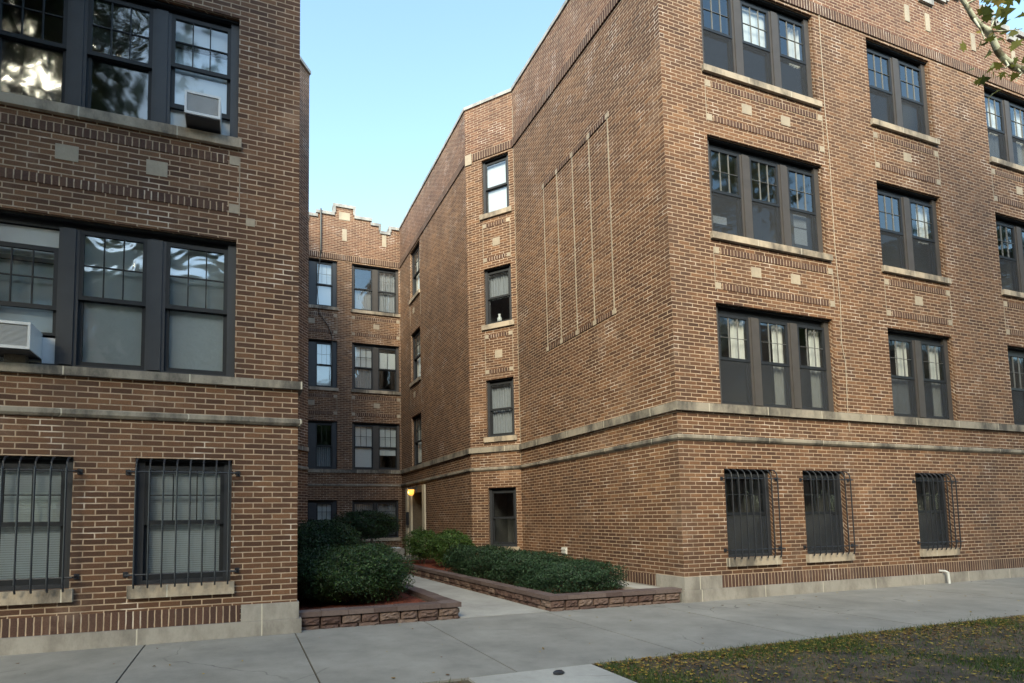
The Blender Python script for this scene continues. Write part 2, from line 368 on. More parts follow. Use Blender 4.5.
def window(bld, fr, s0, s1, z0, z1, units, label=None, jamb=.10, mull=.24, frame='frame', sill=True, sillz=None, head=.10, seed=0, sillx=.045):
    rs = random.Random(seed); nU = len(units)
    mb = MB(); n0, n1 = -.20, -.085
    mb.box(fr, s0, s0+jamb, n0, n1, z0, z1); mb.box(fr, s1-jamb, s1, n0, n1, z0, z1)
    mb.box(fr, s0+jamb, s1-jamb, n0, n1-.055, z1-head, z1, 1)  # near-black head band holds the shade under the lintel in its colour
    mb.box(fr, s0+jamb, s1-jamb, n0, n1, z0, z0+.045)
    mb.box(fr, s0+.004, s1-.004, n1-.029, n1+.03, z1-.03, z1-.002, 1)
    wu = (s1-s0-2*jamb-mull*(nU-1))/nU; spans = []
    for i in range(nU):
        a = s0+jamb+i*(wu+mull); spans.append((a, a+wu))
        if i < nU-1:
            mb.box(fr, a+wu, a+wu+mull, n0, n1, z0+.046, z1-head-.002)
            mb.box(fr, a+wu+mull*.18, a+wu+mull*.82, n1, n1+.018, z0+.046, z1-head-.002)
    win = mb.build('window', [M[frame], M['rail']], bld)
    if label: win['label'] = label
    if sill:
        za, zb = sillz if sillz else (z0-.115, z0)
        sb = MB(); sb.box(fr, s0-sillx, s1+sillx, -.20, .055, za, zb, 0); sb.build('sill', M['stone'], win, bevel=.006)
    zz0, zz1 = z0+.045, z1-head
    for (a, b), u in zip(spans, units):
        zm = zz0+(zz1-zz0)*u.get('mid', .50); up_d = u.get('drop', 0); glass = M[u.get('glass', 'glass')]
        zlo = zz0+u.get('raise', 0)
        sash(win, 'upper_sash', fr, a, b, zm-.025-up_d, zz1-up_d, -.125, -.09, u.get('mun', (3, 2)), M[u.get('mm', 'rail')], glass)
        sash(win, 'lower_sash', fr, a, b, zlo, zm+.025+u.get('raise', 0), -.165, -.13, u.get('lmun'), M['rail'], M[u.get('lglass', u.get('glass', 'glass'))], rl=.06)
        if u.get('screen'):
            q = MB(); q.q(fr, (a+.01, -.10, zz0), (b-.01, -.10, zm-.03)); q.box(fr, a, a+.02, -.11, -.095, zz0, zm-.026); q.box(fr, b-.02, b, -.11, -.095, zz0, zm-.026)
            q.build('insect_screen', M['screen'], win)
        for kind, f0, f1 in u.get('back', []):
            backing(win, fr, a-.02, b+.02, zz0+(zz1-zz0)*f0, zz0+(zz1-zz0)*f1, kind, rs)
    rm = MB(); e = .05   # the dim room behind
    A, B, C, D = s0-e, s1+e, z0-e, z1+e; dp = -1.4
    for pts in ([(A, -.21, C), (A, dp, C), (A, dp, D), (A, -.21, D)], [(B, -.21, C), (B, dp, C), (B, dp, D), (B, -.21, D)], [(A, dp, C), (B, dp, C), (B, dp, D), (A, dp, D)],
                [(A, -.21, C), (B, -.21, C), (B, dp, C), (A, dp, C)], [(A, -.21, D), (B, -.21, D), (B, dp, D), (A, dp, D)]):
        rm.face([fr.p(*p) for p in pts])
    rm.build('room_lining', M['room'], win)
    return win, spans
def grille(bld, fr, s0, s1, z0, z1, n=8, out=.12):
    mb = MB()
    for zz in (z1-.17, z0+.13):
        mb.tube([fr.p(s0-.07, .004, zz), fr.p(s0-.055, out-.01, zz), fr.p(s1+.055, out-.01, zz), fr.p(s1+.07, .004, zz)], .011, 6)
        for a in (s0-.07, s1+.07): mb.box(fr, a-.025, a+.025, .002, .014, zz-.03, zz+.03)
    for i in range(n):
        a = s0+.03+(s1-s0-.06)*i/(n-1)
        mb.tube([fr.p(a, .005, z1-.01), fr.p(a, out*.5, z1-.025), fr.p(a, out*.88, z1-.075), fr.p(a, out, z1-.15), fr.p(a, out, z0+.08), fr.p(a, out*.93, z0+.02), fr.p(a, out*.8, z0-.02)], .011, 6)
    return mb.build('security_grille', M['iron'], bld)
def block(bld, fr, s0, s1, z0, z1, n=.006, mat='stone_clean', name='stone_inset'):
    mb = MB(); mb.box(fr, s0, s1, -.02, n, z0, z1); return mb.build(name, M[mat], bld)
def soldier(bld, fr, s0, s1, z0, z1, n=.010):
    mb = MB(); mb.box(fr, s0, s1, -.02, n, z0, z1, 0, z0-.001-(.30-(z1-z0))/2+0); 
    return mb.build('soldier_course', M['soldier'], bld)
def mline(bld, fr, a, z0, z1, w_=.014): 
    mb = MB(); mb.box(fr, a-w_/2, a+w_/2, -.01, .003, z0, z1); return mb.build('mortar_line', M['stone_clean'], bld)
def panel(bld, fr, s0, s1, zt, squares, lines=True):
    """brick panel under a sill whose underside is at zt"""
    so_ = .02
    for (a, b) in ((zt-.245, zt-.135), (zt-.88, zt-.77)):
        soldier(bld, fr, s0+.16, s1-.16, a, b, .008)
        block(bld, fr, s0+so_, s0+so_+.115, a, b+.005); block(bld, fr, s1-so_-.115, s1-so_, a, b+.005)
    if lines:
        for a in (s0+.012, s1-.012): mline(bld, fr, a, zt-.90, zt-.13, .012)
    for x in squares: block(bld, fr, x-.117, x+.117, zt-.56, zt-.375)
def belt(bld, name, pathpts, z0, z1, out, prof='square'):
    """moulded stone course following a plan path (outward is to the right of travel... given by normals)"""
    mb = MB(); n = len(pathpts); offs = []
    P = [Vector((*p, 0)) for p in pathpts]
    nor = []
    for a, b in zip(P, P[1:]):
        d = (b-a).normalized(); nor.append(Vector((d.y, -d.x, 0)))
    prf = [(0, z0), (out*.55, z0+.004), (out, z0+(z1-z0)*.35), (out, z1-.012), (out*.7, z1), (-.02, z1+.002)] if prof == 'bevel' else [(-.01, z0), (out, z0), (out, z1-.004), (-.02, z1)]
    mit = []
    for i in range(n):
        if i == 0: mit.append(nor[0])
        elif i == n-1: mit.append(nor[-1])
        else:
            v = nor[i-1]+nor[i]; mit.append(v/(v.dot(nor[i])))
    L = 0
    for i in range(n-1):
        d = (P[i+1]-P[i]).length
        for (o0, za), (o1, zb) in zip(prf, prf[1:]):
            q = [P[i]+mit[i]*o0+Vector((0, 0, za)), P[i+1]+mit[i+1]*o0+Vector((0, 0, za)), P[i+1]+mit[i+1]*o1+Vector((0, 0, zb)), P[i]+mit[i]*o1+Vector((0, 0, zb))]
            mb.face(q, [(L, za), (L+d, za), (L+d, zb), (L, zb)])
        L += d
    for i in (0, n-1):
        pts = [P[i]+mit[i]*o+Vector((0, 0, z)) for o, z in prf]; mb.face(pts if i else pts[::-1])
    return mb.build(name, M['belt'], bld)

# ------------------------------------------------------------------ dimensions
XL, XR, YB, XC, YC, YD = .42, 6.464, 5.43, 5.54, 6.49, 13.273
XCL = 1.24
H0, S1, H1, S2, H2, S3, H3, ROOF = 2.158, 3.245, 5.024, 6.261, 8.059, 9.323, 11.13, 12.75
SOLD = (11.19, 11.40)
XE, XW, YBK = 23.5, -10.0, 24.0
F_front = Frame((0, 0), (1, 0), (0, -1)); F_side = Frame((XR, 0), (0, 1), (-1, 0))
cl = math.hypot(XR-XC, YC-YB)
F_ch = Frame((XR, YB), (XC-XR, YC-YB), (-(YC-YB), -(XR-XC))); F_wing = Frame((XC, 0), (0, 1), (-1, 0)); F_back = Frame((0, YD), (1, 0), (0, -1))
FL_side = Frame((XL, 0), (0, 1), (1, 0)); FL_ch = Frame((XL, YB), (XCL-XL, YC-YB), ((YC-YB), -(XCL-XL))); FL_wing = Frame((XCL, 0), (0, 1), (1, 0))

# ================================================================== ground
def struct(o, label=None): o['kind'] = 'structure'; return o
mb = MB(); mb.face([(-400, -400, -.16), (400, -400, -.16), (400, 400, -.16), (-400, 400, -.16)]); struct(mb.build('ground', M['soil']))
mb = MB(); mb.face([(-200, -16, -.14), (200, -16, -.14), (200, -5.6, -.14), (-200, -5.6, -.14)]); struct(mb.build('road', M['asphalt']))
mb = MB(); mb.box(WORLD, -200, 200, 5.42, 5.6, -.15, 0.0); struct(mb.build('kerb', M['walk'], bevel=.01))
mb = MB(); mb.face([(-200, -5.42, -.02), (200, -5.42, -.02), (200, 30, -.02), (-200, 30, -.02)]); struct(mb.build('verge', M['soil']))
# sidewalk slabs
mb = MB(); js = [-40, -30, -22, -16, -12.4, -8.8, -5, -3.1, -1.26, .395, 2.10, 3.975, 5.80, 7.62, 9.45, 11.3, 13.1, 15, 17, 19, 21, 23, 27, 33, 40]
for a, b in zip(js, js[1:]): mb.box(WORLD, a+.008, b-.008, -.10, 2.63, -.06, random.uniform(-.0015, .0015))
struct(mb.build('sidewalk', M['walk'], bevel=.008))
mb = MB(); mb.box(WORLD, 1.62, 2.86, 2.645, 5.41, -.06, .002); struct(mb.build('carriage_walk', M['walk_new'], bevel=.008))
mb = MB()
ys = [.108, 1.9, 3.7, 5.5, 7.3, 9.1]
for a, b in zip(ys, ys[1:]):
    f = lambda y: 2.66-.02*y; h = lambda y: 4.06-.045*y
    P4 = [(f(a), a+.004), (h(a), a+.004), (h(b), b-.004), (f(b), b-.004)]
    top = [(*p, .002) for p in P4]; mb.face(top); bot = [(*p, -.06) for p in P4]
    for i in range(4): j = (i+1) % 4; mb.face([bot[i], bot[j], top[j], top[i]])
mb.face([(2.2, 9.104, .002), (3.6, 9.104, .002), (3.6, 13.2, .002), (2.2, 13.2, .002)][::1])
mb.face([(3.604, 9.45, .002), (5.5, 9.45, .002), (5.5, 13.2, .002), (3.604, 13.2, .002)])
struct(mb.build('courtyard_path', M['walk_new']))

# ================================================================== right building (with the rear wing of the court)
RB = thing('apartment_building', 'long brown brick apartment building right of the court, with its crenellated rear wing', 'building', ((XR+XE)/2, 8, 0))
doubles = [(11.735, 13.712), (15.604, 17.58)]
triples = [(7.401, 10.218), (19.6, 22.42)]
floors = [(S1, H1), (S2, H2), (S3, H3)]
holes = [(a, b, c, d) for (a, b) in triples+doubles for (c, d) in floors]
bas = [(7.392, 8.47), (9.195, 10.25), (12.219, 13.25), (16.9, 17.95), (20.4, 21.45)]
holes_b = [(a, b, .669, H0) for a, b in bas]
mb = MB()
wall(mb, F_front, XR, XE, .39, SOLD[0], holes+holes_b)
# parapet with merlons
cx = 15.32
steps = [(XR, 12.68), (cx-1.78, 12.46), (cx-1.38, 12.66), (cx-.95, 12.72), (cx-.83, 12.9), (cx-.42, 13.24), (cx+.42, 12.9), (cx+.83, 12.72), (cx+.95, 12.66), (cx+1.38, 12.46), (cx+1.78, 12.68), (XE, None)]
pm = MB()
wall(pm, F_front, XR, XE, SOLD[1], 12.4, [])
wall_top = []
for (a, z), (b, _) in zip(steps, steps[1:]): pm.box(F_front, a, b, -.30, 0, 12.4, z); wall_top.append((a, b, z))
# side, chamfer, wing walls
ch_x = (.14, .92)
ch_h = [(ch_x[0], ch_x[1], .65, 2.165), (ch_x[0], ch_x[1], S1+.25, H1), (ch_x[0], ch_x[1], S2+.25, H2), (ch_x[0], ch_x[1], S3+.25, H3)]
wing_h = [(10.754, 11.885, c, d) for c, d in floors]+[(10.36, 12.58, .0, 2.52)]
wall(mb, F_side, 0, YB, .0, SOLD[0], []); wall(mb, F_ch, 0, cl, 0, SOLD[0], ch_h); wall(mb, F_wing, YC, YD, 0, SOLD[0], wing_h, .14)
for fr, a, b in ((F_side, 0, YB), (F_ch, 0, cl), (F_wing, YC, YD)): wall(pm, fr, a, b, SOLD[0], ROOF, [])
# rear wing
bc = 3.37
bp = [(3.65, 5.49), (1.25, 3.09)]
bh = [(a, b, c, d) for (a, b) in bp for (c, d) in floors]+[(3.65, 5.42, .7, 2.115), (1.32, 3.09, .7, 2.115)]
wall(mb, F_back, XCL, XC, 0, SOLD[0], bh)
wall(pm, F_back, XCL, XC, SOLD[1], 12.3, [])
bst = [(XCL, 12.70), (bc-1.78, 12.46), (bc-1.40, 12.74), (bc-1.04, 12.90), (bc-.405, 13.26), (bc+.405, 12.90), (bc+1.04, 12.74), (bc+1.40, 12.46), (bc+1.76, 12.70), (XC, None)]
back_top = []
for (a, z), (b, _) in zip(bst, bst[1:]): pm.box(F_back, a, b, -.3, 0, 12.3, z); back_top.append((a, b, z))
mb.face([(XR, 0, 0), (XE, 0, 0), (XE, 0, .39), (XR, 0, .39)], [(XR, 0), (XE, 0), (XE, .39), (XR, .39)])
# plain far sides
mb.face([(XE, 0, 0), (XE, YBK, 0), (XE, YBK, ROOF), (XE, 0, ROOF)], [(0, 0), (YBK, 0), (YBK, ROOF), (0, ROOF)])
mb.face([(XE, YBK, 0), (XCL, YBK, 0), (XCL, YBK, ROOF), (XE, YBK, ROOF)], [(0, 0), (XE, 0), (XE, ROOF), (0, ROOF)])
mb.build('wall', M['brick'], RB); pm.build('parapet', M['brick_parapet'], RB)
rf = MB()
z = 12.1
rf.face([(XR+.02, .02, z), (XE-.02, .02, z), (XE-.02, YBK, z), (XC+.02, YBK, z), (XC+.02, YC+.02, z), (XR+.02, YB+.02, z)]); rf.face([(XCL, YD+.02, z), (XC+.02, YD+.02, z), (XC+.02, YBK, z), (XCL, YBK, z)])
rf.build('roof', M['roofing'], RB)
# copings
cp = MB()
for a, b, z in wall_top: cp.box(F_front, a-.03, b+.03, -.34, .05, z, z+.12)
cp.build('coping', M['coping'], RB, bevel=.008)
cp = MB()
for a, b, z in back_top: cp.box(F_back, a-.03, b+.03, -.34, .05, z, z+.12)
for (a, b, z), (a2, b2, z2) in zip(back_top, back_top[1:]):
    lo, hi = min(z, z2), max(z, z2)
    if hi-lo > .2: cp.box(F_back, (b-.02) if z2 > z else (b-.07), (b+.07) if z2 > z else (b+.02), -.31, .048, lo+.121, hi-.001)
cp.build('coping', M['coping'], RB, bevel=.006)
cp = MB(); cp.box(F_side, .36, YB+.02, -.30, .035, ROOF, ROOF+.09); cp.box(F_ch, .0, cl, -.30, .036, ROOF+.001, ROOF+.088); cp.box(F_wing, YC-.02, YD, -.30, .035, ROOF, ROOF+.09)
cp.build('coping', M['coping'], RB)
# soldier course under the parapet
soldier(RB, F_front, XR, XE, SOLD[0], SOLD[1], .02); soldier(RB, F_side, 0, YB, SOLD[0], SOLD[1], .035)
soldier(RB, F_ch, 0, cl-.22, SOLD[0], SOLD[1], .02); soldier(RB, F_wing, YC, YD, SOLD[0], SOLD[1], .03); soldier(RB, F_back, XCL, XC, SOLD[0], SOLD[1], .02)
block(RB, F_ch, cl-.20, cl-.0, 11.12, 11.42, .03)
# string courses
path = [(YD, XC)]
pth = [(XC, YD), (XC, YC), (XR, YB), (XR, 0), (XE, 0)]
belt(RB, 'string_course', pth, 3.10, S1, .055); belt(RB, 'string_course', pth, 2.615, 2.705, .05, 'bevel')
pb = [(XCL, YD), (XC, YD)]
belt(RB, 'string_course', pb, 3.11, S1-.005, .05); belt(RB, 'string_course', pb, 2.62, 2.70, .04, 'bevel')
# plinth
pl = MB(); pl.box(F_front, XR-.06, XE, -.1, .06, 0, .19); pl.build('plinth', M['plinth'], RB, bevel=.01)
pl = MB(); pl.box(F_side, .0, YB, -.1, .06, 0, .19); pl.build('plinth', M['plinth'], RB, bevel=.01)
pl = MB(); pl.box(F_front, XR-.03, XR+.74, -.62, .03, .192, .395); pl.build('corner_stone', M['plinth'], RB, bevel=.012)
soldier(RB, F_front, XR+.75, XE, .192, .393, .012); soldier(RB, F_side, .63, YB, .192, .38, .012)
soldier(RB, F_ch, 0, cl, .192, .38, .012)

def ru(n, **k): return [dict(k, mm='muntin', lglass='glass_dark', screen=True) for _ in range(n)]
cur = lambda n, glass='glass', k='curtain': [dict(mun=(3, 2), mm='muntin', glass=glass, lglass='glass_dark', screen=True, back=[(k, 0, 1)]) for _ in range(n)]
nm = {S1: 'first floor', S2: 'second floor', S3: 'third floor'}
for ti, (a, b) in enumerate(triples):
    for fi, (c, d) in enumerate(floors):
        un = cur(3, 'glass')
        if fi == 1: un = cur(3, 'glass', 'none')
        if fi == 2: un = cur(3, 'glass', 'none'); un[1]['back'] = [('shade', .5, 1)]; un[2]['back'] = [('curtain', .5, 1)]
        if fi == 0: un[1]['screen'] = True; un[2]['back'] = [('curtain', .0, 1)]; un[0]['back'] = [('curtain', .5, 1)]
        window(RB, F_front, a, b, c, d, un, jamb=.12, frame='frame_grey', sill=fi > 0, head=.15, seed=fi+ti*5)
    for zt in (S2-.115, S3-.115): panel(RB, F_front, a, b+.1, zt, (a+.965, a+1.92))
for ti, (a, b) in enumerate(doubles):
    for fi, (c, d) in enumerate(floors):
        un = cur(2)
        if (fi+ti) % 3 == 0: un[0]['back'] = [('curtain_grey', 0, .5), ('curtain', .5, 1)]
        elif (fi+ti) % 3 == 1: un[0]['back'] = []; un[1]['back'] = [('curtain', .5, 1)]
        else: un = cur(2, 'glass', 'none')
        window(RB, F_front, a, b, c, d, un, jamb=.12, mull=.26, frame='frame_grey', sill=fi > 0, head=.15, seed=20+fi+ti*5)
    for zt in (S2-.115, S3-.115): panel(RB, F_front, a, b+.06, zt, ((a+b)/2+.02,))
for i, (a, b) in enumerate(bas):
    window(RB, F_front, a, b, .669, H0, [dict(mun=(3, 2), glass='glass_dark', screen=True, back=[])], sillz=(.528, .668), head=.08, jamb=.08, seed=40+i)
    grille(RB, F_front, a, b, .669, H0)
for x, z0, z1 in ((13.1, 11.86, 12.24), (cx-1.55, 11.83, 12.24), (cx+.03, 11.82, 12.24), (cx+1.55, 11.83, 12.24)): block(RB, F_front, x-.075, x+.075, z0, z1, .012, name='stone_pendant')
# chamfer windows
cs = [dict(mun=None, glass='glass_dark', back=[]), dict(mun=None, glass='glass_dark', back=[('curtain_grey', .0, 1)]), dict(mun=None, glass='glass', back=[('curtain_grey', .5, 1)]), dict(mun=None, glass='glass', back=[('shade', .0, 1)])]
for i, (h, u) in enumerate(zip(ch_h, cs)):
    u['lglass'] = u['glass']
    window(RB, F_ch, h[0], h[1], h[2], h[3], [u], jamb=.07, head=.09, sillz=(h[2]-.13, h[2]), seed=60+i, sillx=.07)
for zt in (S2+.10, S3+.10):
    zc = zt-.62
    for zz in (zt-.22, zt-1.21+.04):
        soldier(RB, F_ch, .27, .80, zz, zz+.10, .006)
        for x in (.14, .815): block(RB, F_ch, x, x+.10, zz, zz+.105)
    block(RB, F_ch, .43, .64, zt-.78, zt-.57)
    for x in (.135, .92): mline(RB, F_ch, x, zt-1.2, zt-.1, .011)
# wing wall windows
for i, (c, d) in enumerate(floors):
    window(RB, F_wing, 10.754, 11.885, c, d, [dict(mun=(3, 2), glass='glass_dark', back=[('curtain', 0, 1)])], jamb=.1, sill=i > 0, seed=80+i)
    if i: block(RB, F_wing, 11.4, 11.6, c-.57, c-.37); mline(RB, F_wing, 10.7, c-.9, c-.14, .02); mline(RB, F_wing, 11.93, c-.9, c-.14, .02)
# entrance door on the wing wall
tr_ = MB(); tr_.box(F_wing, 10.36, 10.62, -.01, .05, 0, 2.52); tr_.build('door_jamb', M['trim'], RB, bevel=.01); tr_ = MB(); tr_.box(F_wing, 11.90, 12.10, -.01, .05, 0, 2.50); tr_.box(F_wing, 12.099, 12.326, -.01, .02, 0, 2.50); tr_.box(F_wing, 12.325, 12.58, -.01, .05, 0, 2.50); tr_.build('door_jamb', M['trim'], RB, bevel=.01)
tr_ = MB(); tr_.box(F_wing, 10.37, 10.60, -.45, -.012, 0, 2.52); tr_.box(F_wing, 11.92, 12.56, -.45, -.012, 0, 2.50); tr_.box(F_wing, 10.625, 11.895, -.12, .02, 2.30, 2.52); tr_.build('door_lintel', M['bark'], RB)
dr = MB(); dr.box(F_wing, 10.605, 11.915, -.47, -.40, .12, 2.50); dr.box(F_wing, 10.70, 10.80, -.40, -.37, .12, 2.26); dr.box(F_wing, 11.72, 11.82, -.40, -.37, .12, 2.26); dr.box(F_wing, 10.81, 11.71, -.40, -.37, .12, .5); dr.box(F_wing, 10.81, 11.71, -.40, -.37, 1.95, 2.26)
door = dr.build('door', M['door'], RB)
hb = MB(); hb.tube([F_wing.p(11.68, -.36, 1.0), F_wing.p(11.68, -.32, 1.02), F_wing.p(11.68, -.32, 1.2), F_wing.p(11.68, -.36, 1.22)], .012, 6); hb.build('handle', M['white_metal'], door)
st = MB(); st.box(F_wing, 10.69, 11.83, -.45, .25, 0.004, .12); st.build('doorstep', M['plinth'], RB, bevel=.01)
bx = MB(); bx.box(F_wing, 12.16, 12.34, .051, .11, 1.17, 1.64); bx.box(F_wing, 12.18, 12.32, .11, .118, 1.42, 1.60); bx.build('intercom_box', M['iron'], RB, bevel=.006)
lm = MB(); lm.box(F_wing, 11.24, 11.36, .021, .07, 2.30, 2.48); lm.tube([F_wing.p(11.30, .07, 2.36), F_wing.p(11.30, .16, 2.46), F_wing.p(11.30, .22, 2.42)], .01, 6)
lm.tube([F_wing.p(11.30, .22, 2.40), F_wing.p(11.30, .22, 2.46)], .12, 8, .03); lamp = lm.build('wall_lamp', M['lead'], RB)
lg = MB(); lg.tube([F_wing.p(11.30, .22, 2.20), F_wing.p(11.30, .22, 2.26), F_wing.p(11.30, .22, 2.40)], [.06, .10, .115], 8); lg.build('lamp_glass', M['lampglass'], lamp, smooth=True)
pl_ = bpy.data.lights.new('porch lamp', 'POINT'); pl_.energy = 1.6; pl_.color = (1, .6, .25); pl_.shadow_soft_size = .06
plo = bpy.data.objects.new('porch_lamp_light', pl_); plo.location = F_wing.p(11.30, .34, 2.30); col.objects.link(plo)
# rear wing windows
for i, (c, d) in enumerate(floors):
    st_ = {0: [dict(back=[('shade', .0, 1)]), dict(back=[('shade', .32, 1)], mun=(3, 2))], 1: [dict(back=[('shade', .5, 1), ('curtain_grey', 0, .5)]), dict(back=[('shade', .52, .9)], mun=(2, 1))], 2: [dict(back=[('curtain_grey', 0, .5)], mun=None), dict(back=[('curtain_grey', 0, 1)])]}[i]
    for u in st_: u.setdefault('glass', 'glass'); u['lglass'] = 'glass_dark'; u['mm'] = 'muntin' if i == 2 else 'rail'
    window(RB, F_back, 3.65, 5.49, c, d, st_, jamb=.09, mull=.22, frame='frame_grey', sill=i > 0, seed=100+i)
    window(RB, F_back, 1.25, 3.09, c, d, [dict(mun=None), dict(mun=[(3, 1), (3, 2), (3, 2)][i], glass=['glass_dark', 'glass', 'glass'][i], mm='muntin', back=[('curtain_grey', 0, .5)] if i == 0 else [('shade', 0, 1)])], jamb=.16, mull=.30, sill=i > 0, seed=110+i)
    if i:
        zt = c-.115
        panel(RB, F_back, 3.63, 5.52, zt, (4.59,)); panel(RB, F_back, 1.2, 3.1, zt, (2.15,))
window(RB, F_back, 3.65, 5.42, .7, 2.115, [dict(mun=(1, 2), glass='glass_dark', back=[('curtain_grey', 0, 1)], screen=True)]*2, jamb=.05, mull=.08, seed=120)
window(RB, F_back, 1.32, 3.09, .7, 2.115, [dict(mun=None), dict(mun=(3, 2), back=[('shade', 0, 1)])], jamb=.16, mull=.30, seed=121)
block(RB, F_back, bc-.21, bc+.21, 12.78, 13.08, .012)
for x in (bc, bc+1.55, bc-1.55): block(RB, F_back, x-.085, x+.085, 11.96, 12.43, .012, name='stone_pendant')
ds = MB(); ds.tube([F_back.p(2.47, .07, 13.06), F_back.p(2.47, .07, 11.42), F_back.p(2.47, .03, 11.35)], .032, 8); ds.build('downspout', M['lead'], RB)
ds = MB(); ds.tube([F_back.p(2.47, .03, 11.4), F_back.p(2.40, .04, 10.6), F_back.p(2.36, .03, 9.8), F_back.p(2.42, .05, 9.0), F_back.p(2.75, .05, 8.6), F_back.p(2.9, .05, 8.2), F_back.p(2.85, .04, 6.2)], .014, 5); ds.build('cable', M['lead'], RB)
# side wall blind panels
py_ = [1.492, 2.116, 2.735, 3.355, 3.947]
for i, y in enumerate(py_):
    mline(RB, F_side, y, 5.30, 9.25, .034); block(RB, F_side, y-.055, y+.055, 9.19, 9.30, .012); block(RB, F_side, y-.055, y+.055, 5.24, 5.34, .012)
    if i < 4: soldier(RB, F_side, y+.06, py_[i+1]-.06, 9.19, 9.30, .02); soldier(RB, F_side, y+.06, py_[i+1]-.06, 5.24, 5.34, .012)
for y in (YB-.03,): mline(RB, F_side, y, 2.75, 12.3, .02)
# facade cable, vent, drain pipe
cb = MB(); cb.tube([F_front.p(x, .012, z) for x, z in ((10.40, 11.3), (10.385, 9.2), (10.42, 8.3), (10.40, 6.5), (10.44, 5.3), (10.40, 4.6), (10.47, 4.2), (10.44, 3.3), (10.45, 2.9))], .0055, 5); cb.build('cable', M['cable'], RB)
vt = MB(); vt.box(F_side, 3.39, 3.57, -.02, .03, .58, .72); vt.box(F_side, 3.40, 3.56, .03, .05, .60, .635); vt.box(F_side, 3.40, 3.56, .03, .05, .665, .70); vt.build('dryer_vent', M['pvc'], RB, bevel=.004)
dp = MB(); dp.tube([(12.70, 0, .235), (12.70, -.11, .235), (12.73, -.135, .215), (12.74, -.14, .0)], .022, 8); dp.build('drain_pipe', M['pvc'], RB, smooth=False)

# ================================================================== left building
LB = thing('apartment_building', 'dark brown brick apartment building left of the court with two window air conditioners', 'building', ((XL+XW)/2, 8, 0))
L0, LS1, LH1, LS2, LH2, LS3, LH3 = 2.128, 3.148, 4.91, 6.232, 7.903, 9.3, 11.1
LSIL2 = 6.11
lt = [(-3.09, -.349)]; ld = [(-7.2, -5.2)]
lfl = [(LS1, LH1), (LS2, LH2), (LS3, LH3)]
lbas = [(-3.13, -2.04), (-1.418, -.363), (-7.0, -5.95)]
mb = MB(); wall(mb, F_front, XW, XL, .37, SOLD[0], [(a, b, c, d) for a, b in lt+ld for c, d in lfl]+[(a, b, .661, L0) for a, b in lbas])
mb.face([(XW, 0, 0), (XL, 0, 0), (XL, 0, .37), (XW, 0, .37)], [(XW, 0), (XL, 0), (XL, .37), (XW, .37)])
wall(mb, FL_side, 0, YB, 0, SOLD[0], []); wall(mb, FL_ch, 0, cl, 0, SOLD[0], []); wall(mb, FL_wing, YC, YD, 0, SOLD[0], [])
mb.face([(XW, YBK, 0), (XW, 0, 0), (XW, 0, ROOF), (XW, YBK, ROOF)], [(0, 0), (YBK, 0), (YBK, ROOF), (0, ROOF)])
mb.face([(XCL-.01, YBK, 0), (XW, YBK, 0), (XW, YBK, ROOF), (XCL-.01, YBK, ROOF)], [(0, 0), (YBK, 0), (YBK, ROOF), (0, ROOF)])
mb.build('wall', M['brick'], LB)
pm = MB(); wall(pm, F_front, XW, XL, SOLD[0], 12.7, [])
for fr, a, b in ((FL_side, 0, YB), (FL_ch, 0, cl), (FL_wing, YC, YD)): wall(pm, fr, a, b, SOLD[0], ROOF, [])
pm.build('parapet', M['brick_parapet'], LB)
rf = MB(); z = 12.1; rf.face([(XW, .02, z), (XL-.02, .02, z), (XL-.02, YB, z), (XCL-.02, YC, z), (XCL-.02, YBK, z), (XW, YBK, z)]); rf.build('roof', M['roofing'], LB)
cp = MB(); cp.box(F_front, XW, XL+.03, -.3, .05, 12.7, 12.82); cp.build('coping', M['coping'], LB)
cp = MB(); cp.box(FL_side, .31, YB, -.3, .05, ROOF, ROOF+.09); cp.box(FL_ch, 0, cl, -.3, .05, ROOF+.001, ROOF+.088); cp.box(FL_wing, YC, YD, -.3, .05, ROOF, ROOF+.09); cp.build('coping', M['coping'], LB)
pth = [(XW, 0), (XL, 0), (XL, YB), (XCL, YC), (XCL, YD)]
belt(LB, 'string_course', pth, 3.045, LS1, .055); belt(LB, 'string_course', pth, 2.575, 2.665, .05, 'bevel')
pl = MB(); pl.box(F_front, XW, XL+.05, -.1, .06, 0, .175); pl.build('plinth', M['plinth'], LB, bevel=.01)
pl = MB(); pl.box(F_front, -.24, XL+.02, -.5, .03, .177, .375); pl.build('corner_stone', M['plinth'], LB, bevel=.012)
soldier(LB, F_front, XW, -.25, .177, .372, .012)
soldier(LB, F_front, XW, XL, *SOLD, .02)
fl = 'film'
window(LB, F_front, *lt[0], LS1, LH1, [dict(mun=(3, 2), drop=.25, glass='glass', back=[('blind', .0, 1)], **{'raise': .31, 'mid': .56}), dict(mun=(3, 2), glass=fl, lglass='film', back=[('blind', 0, 1)]), dict(mun=(3, 2), glass=fl, lglass='glass_dark', back=[('blind', 0, 1)])], jamb=.10, mull=.21, sill=False, seed=1)
window(LB, F_front, *lt[0], LS2, LH2, [dict(mun=(3, 2), glass='glass'), dict(mun=(3, 2), glass='film', lglass='glass'), dict(mun=(3, 2), glass='glass', back=[('shade', .0, 1)], **{'raise': .31, 'mid': .56})], jamb=.10, mull=.21, sill=True, sillz=(LSIL2, LS2), seed=2)
window(LB, F_front, *lt[0], LS3, LH3, cur(3), jamb=.10, mull=.21, seed=3)
for i, (c, d) in enumerate(lfl): window(LB, F_front, *ld[0], c, d, cur(2), jamb=.12, sill=i > 0, seed=130+i)
